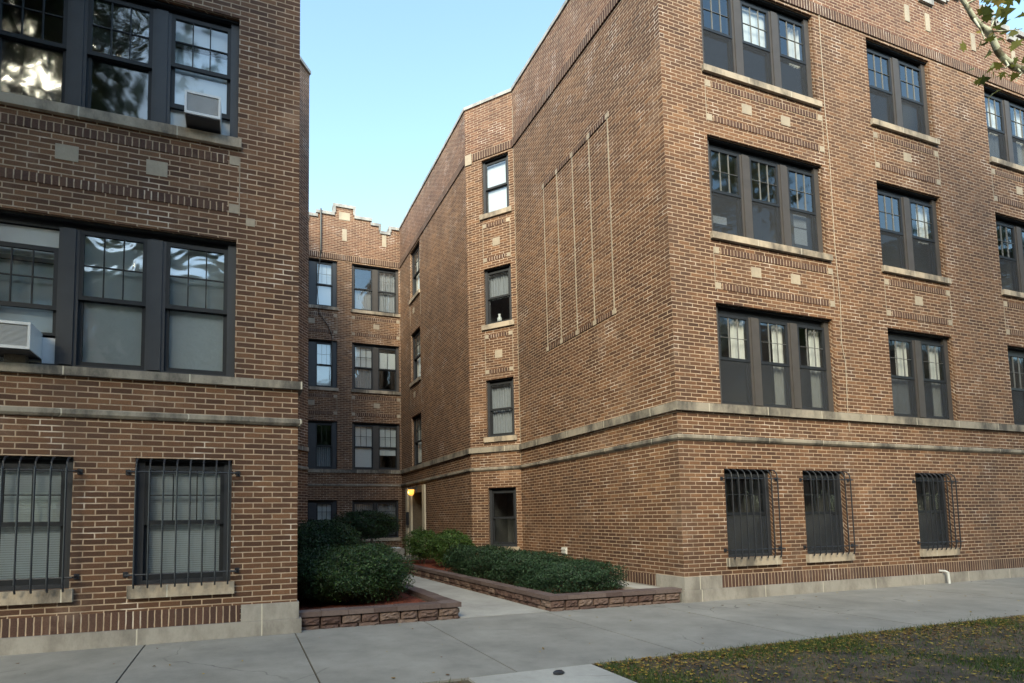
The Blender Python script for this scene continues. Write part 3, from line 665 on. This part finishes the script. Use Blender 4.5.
for i, (a, b) in enumerate(lbas):
    window(LB, F_front, a, b, .661, L0, [dict(mun=(3, 2), glass='glass', back=[('blind', 0, 1)])], sillz=(.52, .66), head=.08, jamb=.09, seed=140+i)
    grille(LB, F_front, a, b, .661, L0, 8, .13)
panel(LB, F_front, lt[0][0]-.02, lt[0][1]+.04, LSIL2+.03, (-2.215, -1.27)); panel(LB, F_front, lt[0][0]-.02, lt[0][1]+.04, LS3-.115, (-2.2, -1.25)); panel(LB, F_front, -7.2, -5.2, LS2-.115, (-6.2,))
block(LB, F_front, -.0-.24, -.13, 5.12, 5.22, .006)

def air_conditioner(x0, x1, z0, z1, label, front=.27):
    T = thing('window_air_conditioner', label, 'air conditioner', ((x0+x1)/2, -.1, z0), 'air conditioners in the left building')
    b = MB(); e = .02
    b.box(F_front, x0, x1, -.18, front-.012, z1-e, z1); b.box(F_front, x0, x0+e, -.18, front-.012, z0, z1-e); b.box(F_front, x1-e, x1, -.18, front-.012, z0, z1-e)
    b.box(F_front, x0+e, x1-e, -.18, front-.04, z0+.001, z1-e-.001)
    b.box(F_front, x0, x1, front-.012, front, z1-.03, z1); b.box(F_front, x0, x1, front-.012, front, z0, z0+.03)
    b.box(F_front, x0, x0+.025, front-.012, front, z0+.03, z1-.03); b.box(F_front, x1-.025, x1, front-.012, front, z0+.03, z1-.03)
    b.build('casing', M['white_metal'], T)
    b = MB(); z = z0+.035
    while z < z1-.04: b.box(F_front, x0+.025, x1-.025, front-.03, front-.008, z, z+.006); z += .013
    b.box(F_front, x0+.024, x1-.024, front-.038, front-.028, z0+.03, z1-.03); b.build('rear_grille', M['grill'], T)
    b = MB(); b.box(F_front, x0+.01, x1-.01, -.1, front-.02, z0-.012, z0-.001); b.build('base_pan', M['dark_plastic'], T)
air_conditioner(-.955, -.55, 6.285, 6.575, 'white box air conditioner poking out of the upper triple window of the left building', .26)
air_conditioner(-2.90, -2.42, 3.25, 3.545, 'white air conditioner at the left photo edge, in the lower triple window', .26)
fm = MB(); fm.box(F_front, -2.42, -2.29, -.16, -.13, 3.2, 3.53); fm.build('side_panel', M['white_metal'], LB)
wb = MB(); wb.box(F_front, -2.72, -2.52, -.05, .05, LS1+.001, 3.237); wb.build('wooden_shim', M['bark'], LB)

# ================================================================== house row added across the street to dim low sky, seen only in glass
OB = thing('apartment_building', 'four storey brick apartment building added across the street out of view, to dim low sky light', 'building', (4, -27, 0))
F_op = Frame((0, -23), (1, 0), (0, 1))
oh = [(x, x+1.6, z, z+1.6) for x in np.arange(-26, 68, 4.0) for z in (1.3, 4.3, 7.3, 10.3)]
ob = MB(); wall(ob, F_op, -30, 74, 0, 15.2, oh, .2); ob.box(F_op, -30, 74, -12, -.3, 0, 15.1); ob.build('wall', M['brick_parapet'], OB)
cp = MB(); cp.box(F_op, -30.1, 74.1, -.3, .1, 15.2, 15.4); cp.build('coping', M['coping'], OB)
for h in oh:
    gp = MB(); gp.q(F_op, (h[0], -.15, h[2]), (h[1], -.15, h[3])); gp.build('window', M['glass_dark'], OB)

# ================================================================== planters
def planter(label, runs, cat='planter'):
    T = thing('raised_planter', label, cat, (*runs[0][0], 0), 'block walled planters beside the court path')
    rs = random.Random(len(label))
    bb = MB(); cc = MB(); v = Vector
    for (ax, ay), (bx_, by) in runs:
        A = v((ax, ay, 0)); B = v((bx_, by, 0)); L = (B-A).length; d = (B-A)/L; nrm = v((d.y, -d.x, 0)); s = 0
        for (z0, z1, s, so_) in ((-.02, .040, 0, .0), (.046, .150, 0, .006)):
            while s < L-.02:
                ln = min(rs.uniform(.22, .30), L-s)
                if L-s-ln < .08: ln = L-s
                a, b = s+.010, s+ln-.010; nx, nz = 6, (3 if z1 < .1 else 5); P = {}
                for i in range(nx+1):
                    for k in range(nz+1):
                        e = min(i, nx-i, k, nz-k); out = .0 if e == 0 else (.016 if z1 < .1 else .024)+rs.uniform(-.012, .018)
                        P[i, k] = A+d*(a+(b-a)*i/nx)+nrm*(out-so_)+v((0, 0, z0+(z1-z0)*k/nz-.006*rs.random()))
                i0 = len(bb.V)
                for i in range(nx+1):
                    for k in range(nz+1): bb.V.append(tuple(P[i, k]))
                for i in range(nx):
                    for k in range(nz):
                        f = (i0+i*(nz+1)+k, i0+(i+1)*(nz+1)+k, i0+(i+1)*(nz+1)+k+1, i0+i*(nz+1)+k+1); bb.F.append(f); bb.UV += [(0, 0)]*4; bb.M.append(0)
                bk = [A+d*a-nrm*.2+v((0, 0, z0)), A+d*b-nrm*.2+v((0, 0, z0)), A+d*b-nrm*.2+v((0, 0, z1)), A+d*a-nrm*.2+v((0, 0, z1))]
                i1 = len(bb.V); bb.V += [tuple(p) for p in bk]
                c00, c10, c11, c01 = i0, i0+nx*(nz+1), i0+nx*(nz+1)+nz, i0+nz
                for f in ((i1, i1+3, i1+2, i1+1), tuple([i0+k for k in range(nz+1)][::1])+(i1+3, i1), tuple([c10+k for k in range(nz+1)][::-1])+(i1+1, i1+2)[::1], tuple([i0+i*(nz+1)+nz for i in range(nx+1)])+(i1+2, i1+3)):
                    bb.F.append(f); bb.UV += [(0, 0)]*len(f); bb.M.append(0)
                s += ln
        s = -.03 if True else 0
        while s < L+.0:
            ln = min(rs.uniform(.28, .34), L+.02-s); 
            if L-s-ln < .1: ln = L+.02-s
            fr = Frame((ax, ay), (d.x, d.y), (nrm.x, nrm.y)); j = rs.uniform(-.004, .004)
            cc.box(fr, s+.002, s+ln-.002, -.19, .028+j, .160, .222+j*.5); s += ln+.0001
    bb.build('block_course', M['block'], T); cc.build('cap_course', M['cap'], T, bevel=.008); return T
planter('low block walled planter with a big dark round bush, left of the court path', [((.46, .10), (2.62, .10)), ((2.62, .10), (2.46, 9.0))])
planter('low block walled planter right of the court path, holding the long low shrubs', [((3.66, 9.4), (4.07, .10)), ((4.07, .10), (6.40, .04))])
def bed(pts, z=.13):
    mb = MB(); mb.face([(*p, z) for p in pts]); o = mb.build('mulch', M['mulch']); tag(o, 'red wood mulch around the shrubs', 'mulch', None, 'stuff'); return o
def chips(pts_fn, n, z0, name, mat, size, label, cat, zr=.02, stretch=2.5, holes=None):
    V = np.zeros((n, 4, 3)); 
    for i in range(n):
        x, y = pts_fn(); a = rng.uniform(0, 6.28); s = size*rng.uniform(.5, 1.3); l = s*stretch
        ca, sa = math.cos(a), math.sin(a); z = z0+rng.uniform(0, zr); t1, t2 = rng.uniform(-.35, .35, 2)
        for k, (p, q) in enumerate(((-l, -s), (l, -s), (l, s), (-l, s))):
            V[i, k] = (x+p/2*ca-q/2*sa, y+p/2*sa+q/2*ca, z+abs(p/2*t1+q/2*t2))
    return quads(name, V, mat)
def quads(name, V, mat, parent=None):
    n, k = V.shape[:2]
    me = bpy.data.meshes.new(name); me.vertices.add(n*k); me.vertices.foreach_set('co', V.reshape(-1).astype(np.float32))
    me.loops.add(n*k); me.loops.foreach_set('vertex_index', np.arange(n*k, dtype=np.int32))
    me.polygons.add(n); me.polygons.foreach_set('loop_start', np.arange(0, n*k, k, dtype=np.int32)); me.polygons.foreach_set('loop_total', np.full(n, k, dtype=np.int32))
    me.materials.append(mat); me.update(calc_edges=True); return link(name, me, parent)
# one sheet of mulch fills both beds
mb = MB(); mb.face([(XL-.02, .2, .13), (2.44, .2, .13), (2.28, 9.0, .13), (1.33, 9.0, .13), (1.33, YC, .13), (XL-.02, YB, .13)])
mb.face([(4.26, .22, .13), (5.98, .22, .13), (5.98, YB, .13), (5.45, 6.4, .13), (5.45, 9.4, .13), (3.85, 9.4, .13)])
mb.face([(1.36, 9.0, .13), (2.2, 9.0, .13), (3.2, 10.2, .13), (5.3, 10.2, .13), (5.3, 13.25, .13), (1.36, 13.25, .13)][:0] or [(1.36, 9.01, .1), (2.18, 9.01, .1), (2.18, 13.25, .1), (1.36, 13.25, .1)])
tag(mb.build('mulch', M['mulch']), 'red wood mulch spread in the planters around the shrubs', 'mulch', None, 'stuff')
def inbed():
    if rng.random() < .45: return rng.uniform(.5, 2.4), rng.uniform(.22, 5)
    y = rng.uniform(.25, 9); return rng.uniform(4.3-.045*y, 5.9 if y < 5.2 else 5.45), y
tag(chips(inbed, 5200, .132, 'mulch_chips', M['mulch'], .013, '', ''), 'loose red mulch chips lying on the planter beds', 'mulch chips', None, 'stuff')
# pale concrete ledge between shrubs and wall
mb = MB(); mb.box(F_side, .15, YB-.05, .065, .48, .0, .185); struct(mb.build('concrete_ledge', M['walk_new'], bevel=.01))

# ================================================================== shrubs
def leaf_cloud(n, center, rad, size, asp=.45, flat=2.6, lump=.13, top=0.0, inner=.55, seed=0, upz=.3):
    g_ = np.random.default_rng(seed)
    d = g_.normal(size=(n, 3)); d /= np.linalg.norm(d, axis=1)[:, None]
    ph = g_.uniform(0, 6.28, (9,)); fq = g_.uniform(2.5, 7, (9, 3))*g_.choice([-1, 1], (9, 3))
    nz = sum(np.sin(d@fq[i]+ph[i]) for i in range(9))/9*2.2
    se = (np.abs(d)**flat).sum(1)**(-1/flat)            # rounded box
    r = se*(1+lump*nz)*(inner+(1-inner)*g_.random(n)**.45)
    r *= 1+.05*g_.normal(size=n)
    K = max(12, n//900); sd_ = g_.normal(size=(K, 3)); sd_[:, 2] = np.abs(sd_[:, 2]); sd_ /= np.linalg.norm(sd_, axis=1)[:, None]; ns = n//14
    ki = g_.integers(0, K, ns); ds_ = sd_[ki]+g_.normal(size=(ns, 3))*.035; d[:ns] = ds_/np.linalg.norm(ds_, axis=1)[:, None]
    r[:ns] = ((np.abs(d[:ns])**flat).sum(1)**(-1/flat))*(.9+g_.random(ns)*(.12+.16*g_.random(K)[ki]))
    P = np.array(center)+d*r[:, None]*np.array(rad)
    nrm = d+.8*g_.normal(size=(n, 3)); nrm /= np.linalg.norm(nrm, axis=1)[:, None]
    t_ = np.cross(nrm, g_.normal(size=(n, 3))); t_ /= np.linalg.norm(t_, axis=1)[:, None]
    t_ += np.array((0, 0, upz)); t_ /= np.linalg.norm(t_, axis=1)[:, None]
    b_ = np.cross(nrm, t_)
    s = size*g_.uniform(.6, 1.3, n)[:, None]
    V = np.stack([P-t_*s*.5, P+b_*s*asp*.5, P+t_*s*.55, P-b_*s*asp*.5], 1)
    return V
def shrub(label, loc, rad, zc, n, size, mat, seed, stems=5, parts=None, **k):
    T = thing('shrub', label, 'shrub', loc)
    V = leaf_cloud(n, (loc[0], loc[1], zc), rad, size, seed=seed, **k)
    if parts:
        Vs = [V]
        for i, (dx, dy, dz, f) in enumerate(parts):
            Vs.append(leaf_cloud(int(n*f*.6), (loc[0]+dx, loc[1]+dy, zc+dz), tuple(q*f for q in rad), size, seed=seed+50+i, **k))
        V = np.concatenate(Vs)
    V = V[V[:, :, 2].min(1) > .135]
    quads('foliage', V, M[mat], T)
    sm = MB(); rs = random.Random(seed)
    for i in range(stems):
        a = rs.uniform(0, 6.28); rr_ = rad[0]*.55
        sm.tube([(loc[0]+.05*math.cos(a), loc[1]+.05*math.sin(a), .08), (loc[0]+rr_*.4*math.cos(a), loc[1]+rr_*.4*math.sin(a), zc*.6), (loc[0]+rr_*math.cos(a), loc[1]+rr_*math.sin(a), zc+rad[2]*.3)], .018, 5, .006)
    sm.build('stem', M['bark'], T)
shrub('big rounded dark green bush in the front of the left planter', (1.38, 1.75, .13), (.88, 1.1, .43), .54, 62000, .036, 'yew', 1, parts=[(-.3, -.3, -.04, .7), (.27, .2, -.04, .7)], lump=.12)
shrub('dark bush behind the big front bush, against the left building corner', (1.30, 4.1, .13), (.70, 1.0, .56), .80, 26000, .045, 'yew', 2, lump=.16)
shrub('dark open spreading shrub with bare stems before the wide basement window of the rear wing', (3.45, 10.0, .0), (.95, .8, .40), 1.22, 15000, .055, 'yew', 3, stems=9, lump=.25)
shrub('flat topped hedge bush under the small rear basement window', (2.15, 11.6, .0), (.95, .6, .50), .86, 14000, .055, 'juniper', 4)
shrub('low dark bush at the front right end of the right planter', (5.08, 1.30, .13), (.78, .85, .25), .36, 30000, .036, 'juniper', 5, lump=.13, flat=4)
shrub('low dark bush in the middle of the row in the right planter', (5.00, 2.70, .13), (.74, .98, .30), .39, 28000, .038, 'juniper', 6, lump=.13, flat=4)
shrub('low dark bush at the back end of the row, under the tall narrow corner window', (4.78, 4.20, .13), (.62, .92, .33), .42, 22000, .042, 'juniper', 7, lump=.15, flat=4)
shrub('light green leafy shrub beside the court corner in the right planter', (4.93, 6.35, .13), (.50, .55, .40), .64, 13000, .05, 'yew_light', 8, stems=6, lump=.25)
shrub('smaller light green shrub nearest the entrance door', (4.58, 7.8, .13), (.42, .5, .38), .66, 9500, .05, 'yew_light', 9, stems=5, lump=.28)

# low tan ledge by the door with a folded newspaper on it
lw = MB(); lw.box(F_wing, 12.62, 13.2, .1, .62, 0.004, .32); o = lw.build('low_step_wall', M['plinth'], bevel=.01); tag(o, 'low tan stone block left of the entrance door', 'low wall')
nw = MB(); nw.box(F_wing, 12.66, 12.95, .22, .56, .322, .345); nw.box(F_wing, 12.70, 12.93, .25, .50, .3455, .365); tag(nw.build('newspaper', M['paper'], bevel=.004), 'white folded newspaper lying on the low stone block by the door', 'newspaper')

# papers and figures in windows
def paper(x0, x1, z0, z1, label):
    b = MB(); b.box(F_front, x0, x1, -.222, -.219, z0, z1)
    o = b.build('paper_sheet', M['paper']); tag(o, label, 'paper', 'papers taped inside second floor windows')
paper(9.66, 9.99, 6.86, 7.10, 'upper white printed sheet in the right pane of the middle floor triple window')
paper(9.66, 9.99, 6.52, 6.83, 'lower white printed sheet in the right pane of the middle floor triple window')
paper(7.66, 7.99, 6.60, 6.74, 'small white printed card in the left pane of the middle floor triple window')
vz = MB(); c0 = F_ch.p(.58, -.22, S2+.30)
vz.tube([c0, c0+Vector((0, 0, .04)), c0+Vector((0, 0, .14)), c0+Vector((0, 0, .22)), c0+Vector((0, 0, .27))], [.03, .06, .07, .03, .04], 12)
tag(vz.build('vase', M['pvc'], smooth=True), 'small white vase standing inside the narrow corner window on the middle floor', 'vase')

# ================================================================== verge: turf, fallen leaves, stone
def inverge():
    while True:
        if rng.random() < .1: return rng.uniform(-1, 1.6), rng.uniform(-5.2, -2.66)
        x = rng.uniform(2.9, 14); y = rng.uniform(-5.2, -2.64)
        return x, y
def blades(n, fn, name, label, hmin=.02, hmax=.06, clump=None):
    V = np.zeros((n, 3, 3)); i = 0
    while i < n:
        x, y = fn(); 
        nzv = math.sin(x*2.1+y*1.3)+math.sin(x*.9-y*3.1+1)+math.sin(x*4.3+y*2.2+2)*.6
        edge = (y > -2.84-.14*nzv or (x < 3.2 and x > 2.8)) and rng.random() < .6
        if not edge and rng.random() > .10+.36*max(0, nzv): continue
        if y > -2.70: y += rng.exponential(.03)
        a = rng.uniform(0, 6.28); h = rng.uniform(hmin, hmax); w_ = .0035
        V[i] = [(x-w_*math.cos(a), y-w_*math.sin(a), -.02), (x+w_*math.cos(a), y+w_*math.sin(a), -.02), (x+rng.normal()*.02, y+rng.normal()*.02, -.02+h)]; i += 1
    return tag(quads(name, V, M['grass']), label, 'grass', None, 'stuff')
blades(42000, inverge, 'grass', 'thin patchy grass on the bare strip beside the sidewalk')
n = 10000; V = np.zeros((n, 6, 3))
for i in range(n):
    x, y = inverge()
    zf = 0
    if i % 3 == 0 and x > 2.9: y = -2.62-abs(rng.normal(0, .3))
    if i % 110 == 0: x, y, zf = rng.uniform(-3, 12), rng.uniform(-2.6, 0), .012
    a = rng.uniform(0, 6.28); s = rng.uniform(.007, .026); tx, ty = rng.normal(0, .35, 2)
    for k in range(6):
        ang = a+k*1.047; rr_ = s*(1 if k % 2 == 0 else .62); dx, dy = rr_*math.cos(ang), rr_*math.sin(ang)
        V[i, k] = (x+dx, y+dy, -.008+zf+abs(dx*tx+dy*ty)+rng.uniform(0, .004))
tag(quads('fallen_leaves', V, M['fallen']), 'small yellow and brown leaves scattered over the grass strip', 'fallen leaves', None, 'stuff')
pb_ = bmesh.new(); bmesh.ops.create_icosphere(pb_, subdivisions=2, radius=.05)
for v in pb_.verts: v.co = Vector((v.co.x*1.1, v.co.y*.7, v.co.z*.45))*random.uniform(.85, 1.15)+Vector((2.40, -2.84, .018))
me = bpy.data.meshes.new('stone'); pb_.to_mesh(me); me.materials.append(M['iron']); tag(link('stone', me), 'small dark clod lying on the pale strip of walk', 'clod')

# ================================================================== trees
def in_view(p, m_=40):
    v = Vector(p)-Vector(CAM); z = v.dot(fw)
    if z < .3: return False
    x = PX+FPX*v.dot(rt)/z; y = PY-FPX*v.dot(up)/z
    return -m_ < x < 1024+m_ and -m_ < y < 683
def grow(mb, p, d, r, L, depth, tips, rs, spread=.5, seg=6):
    n = 4; pts = [p]; q = Vector(p)
    for i in range(n):
        d = (d+Vector((rs.gauss(0, .12), rs.gauss(0, .12), rs.gauss(0, .06)+.03))).normalized(); q = q+d*L/n; pts.append(q.copy())
    if any(in_view(p_) for p_ in pts[1:]): return
    mb.tube(pts, r, seg, r*.62, cap=False)
    if depth == 0: tips.append((q.copy(), d)); return
    tips.append((pts[3], d))
    for i in range(rs.choice((2, 3, 3))):
        a = rs.uniform(0, 6.28); side = d.cross(Vector((math.cos(a), math.sin(a), .3))).normalized()
        nd = (d*(1-spread*.4)+side*spread*rs.uniform(.7, 1.3)+Vector((0, 0, .12))).normalized()
        grow(mb, q, nd, r*.6, L*rs.uniform(.68, .85), depth-1, tips, rs, spread, 5)
def tree(name, label, base, h, seed, bark='bark', leaf='tree_leaf', lean=(0, 0), depth=4, L0=None, r0=.2, nl=60, ls=.16, clr=None, grp='street trees'):
    T = thing(name, label, 'tree', base, grp); rs = random.Random(seed); mb = MB(); tips = []
    top = Vector(base)+Vector((lean[0], lean[1], h*.42))
    b = Vector(base); mb.tube([b, b.lerp(top, .05), b.lerp(top, .5), top], [r0*1.35, r0, r0*.85, r0*.75], 12, cap=False)
    for i in range(4):
        a = i*1.57+rs.uniform(-.4, .4); grow(mb, top, Vector((math.cos(a)*.8, math.sin(a)*.8, .9)).normalized(), r0*.5, L0 or h*.17, depth-1, tips, rs)
    tr_ = mb.build('trunk', M[bark], T, smooth=True)
    if clr: tips = [t for t in tips if clr(t[0])]
    Vs = []; g_ = np.random.default_rng(seed)
    for q, d in tips:
        P = np.array(q)+g_.normal(size=(nl, 3))*np.array((.5, .5, .35))*h*.05
        nrm = g_.normal(size=(nl, 3))+np.array((0, 0, .7)); nrm /= np.linalg.norm(nrm, axis=1)[:, None]
        t_ = np.cross(nrm, g_.normal(size=(nl, 3))); t_ /= np.linalg.norm(t_, axis=1)[:, None]; b_ = np.cross(nrm, t_); s = ls*g_.uniform(.6, 1.2, nl)[:, None]
        keep = np.array([not in_view(pp, 12) for pp in P]); P, t_, b_, s = P[keep], t_[keep], b_[keep], s[keep]
        Vs.append(np.stack([P-t_*s*.5, P+b_*s*.4-t_*s*.1, P+b_*s*.2+t_*s*.35, P+t_*s*.55, P-b_*s*.2+t_*s*.35, P-b_*s*.4-t_*s*.1], 1))
    quads('crown', np.concatenate(Vs), M[leaf], T)
    return T
tree('street_tree', 'tree on the verge at the left, outside the picture', (-4.7, -4.9, -.02), 13.5, 5, depth=6, nl=7, ls=.30, lean=(-.1, -.5))
tree('street_tree', 'second tree on the verge farther left, outside the picture', (-9.5, -5.0, -.02), 13.5, 15, depth=5, nl=60, ls=.28)
tree('street_tree', 'tree across the street at the left', (-2.5, -17.5, -.16), 13, 6, depth=5, nl=46, ls=.22)
tree('street_tree', 'tree across the street in the middle', (6.5, -18, -.16), 12, 8, depth=5, nl=40, ls=.22)
tree('street_tree', 'tree across the street at the right', (17, -17.5, -.16), 13, 9, depth=5, nl=40, ls=.22)
tree('street_tree', 'tree on the verge far to the right', (23.5, -5.0, -.02), 12, 10, depth=5, nl=40, ls=.2)

# the plane tree whose limb reaches into the top right corner
vis = lambda p: p.x < 2.46*(p.y+7.25)-.1 and p.z < 1.376+6.9*((p.x+.27)*.328+(p.y+7.25)*.942)/6.7*1.08
PT = tree('plane_tree', 'plane tree reaching a mottled limb with big ragged leaves into the upper right corner', (12.4, -4.6, -.02), 13, 21, 'plane_bark', 'plane_leaf', depth=5, nl=11, ls=.22, grp=None)
lb = MB()
lb.tube([(12.35, -4.6, 4.9), (11.3, -4.2, 6.0), (10.2, -3.7, 6.75), (9.4, -3.45, 6.93), (9.05, -3.4, 6.95), (8.85, -3.4, 6.93), (8.65, -3.4, 6.98), (8.52, -3.4, 7.05), (8.44, -3.4, 7.18), (8.36, -3.4, 7.27), (8.24, -3.4, 7.29), (8.08, -3.4, 7.37), (7.95, -3.4, 7.50), (7.80, -3.4, 7.62), (7.5, -3.3, 7.80), (7.1, -3.2, 8.1)],
        [.10, .08, .06, .044, .038, .037, .036, .034, .033, .038, .029, .026, .024, .022, .02, .016], 10)
tw = [[(8.38, -3.4, 7.26), (8.55, -3.38, 7.5), (8.75, -3.4, 7.75), (8.9, -3.4, 8.0)], [(8.08, -3.4, 7.37), (8.1, -3.45, 7.18), (8.05, -3.5, 6.98)], [(8.65, -3.4, 6.98), (8.6, -3.45, 6.85), (8.4, -3.5, 6.72), (8.2, -3.5, 6.7)],
      [(8.9, -3.4, 6.93), (8.75, -3.5, 6.75), (8.6, -3.5, 6.6)], [(8.55, -3.38, 7.5), (8.75, -3.3, 7.55), (8.95, -3.3, 7.5)], [(8.36, -3.4, 7.27), (8.6, -3.45, 7.3), (8.85, -3.5, 7.36)], [(7.95, -3.4, 7.5), (8.2, -3.5, 7.62), (8.4, -3.5, 7.7)]]
for q in tw: lb.tube(q, .012, 6, .004)
lb.build('limb', M['plane_bark'], PT, smooth=True)
LS = [(0, -.5), (.10, -.28), (.42, -.36), (.30, -.08), (.56, .12), (.26, .14), (.20, .30), (0, .62), (-.20, .30), (-.26, .14), (-.56, .12), (-.30, -.08), (-.42, -.36), (-.10, -.28)]
g_ = np.random.default_rng(5); cl_ = []
for q, k in ((tw[0][1], 7), (tw[0][2], 12), (tw[0][3], 16), (tw[1][1], 3), (tw[1][2], 6), (tw[2][1], 8), (tw[2][2], 12), (tw[2][3], 10), (tw[3][1], 8), (tw[3][2], 8), (tw[4][1], 6), (tw[4][2], 9), (tw[5][1], 5), (tw[5][2], 9), (tw[6][1], 5), (tw[6][2], 6), ((8.05, -3.4, 7.05), 1), ((8.9, -3.3, 7.9), 14), ((8.55, -3.4, 7.85), 6)):
    for i in range((k+1)//2 if q[0] < 8.85 else k*2//3):
        P = np.array(q)+g_.normal(size=3)*np.array((.10, .12, .07)); s = g_.uniform(.08, .16)
        nrm = g_.normal(size=3)+np.array((0, -.5, .6)); nrm /= np.linalg.norm(nrm); t_ = np.cross(nrm, g_.normal(size=3)); t_ /= np.linalg.norm(t_); b_ = np.cross(nrm, t_)
        fold = g_.uniform(.1, .45)
        cl_.append([P+b_*x*s+t_*y*s+nrm*(abs(x)*fold-.25*y*y)*s for x, y in LS])
quads('leaf_sprays', np.array(cl_), M['plane_leaf'], PT)
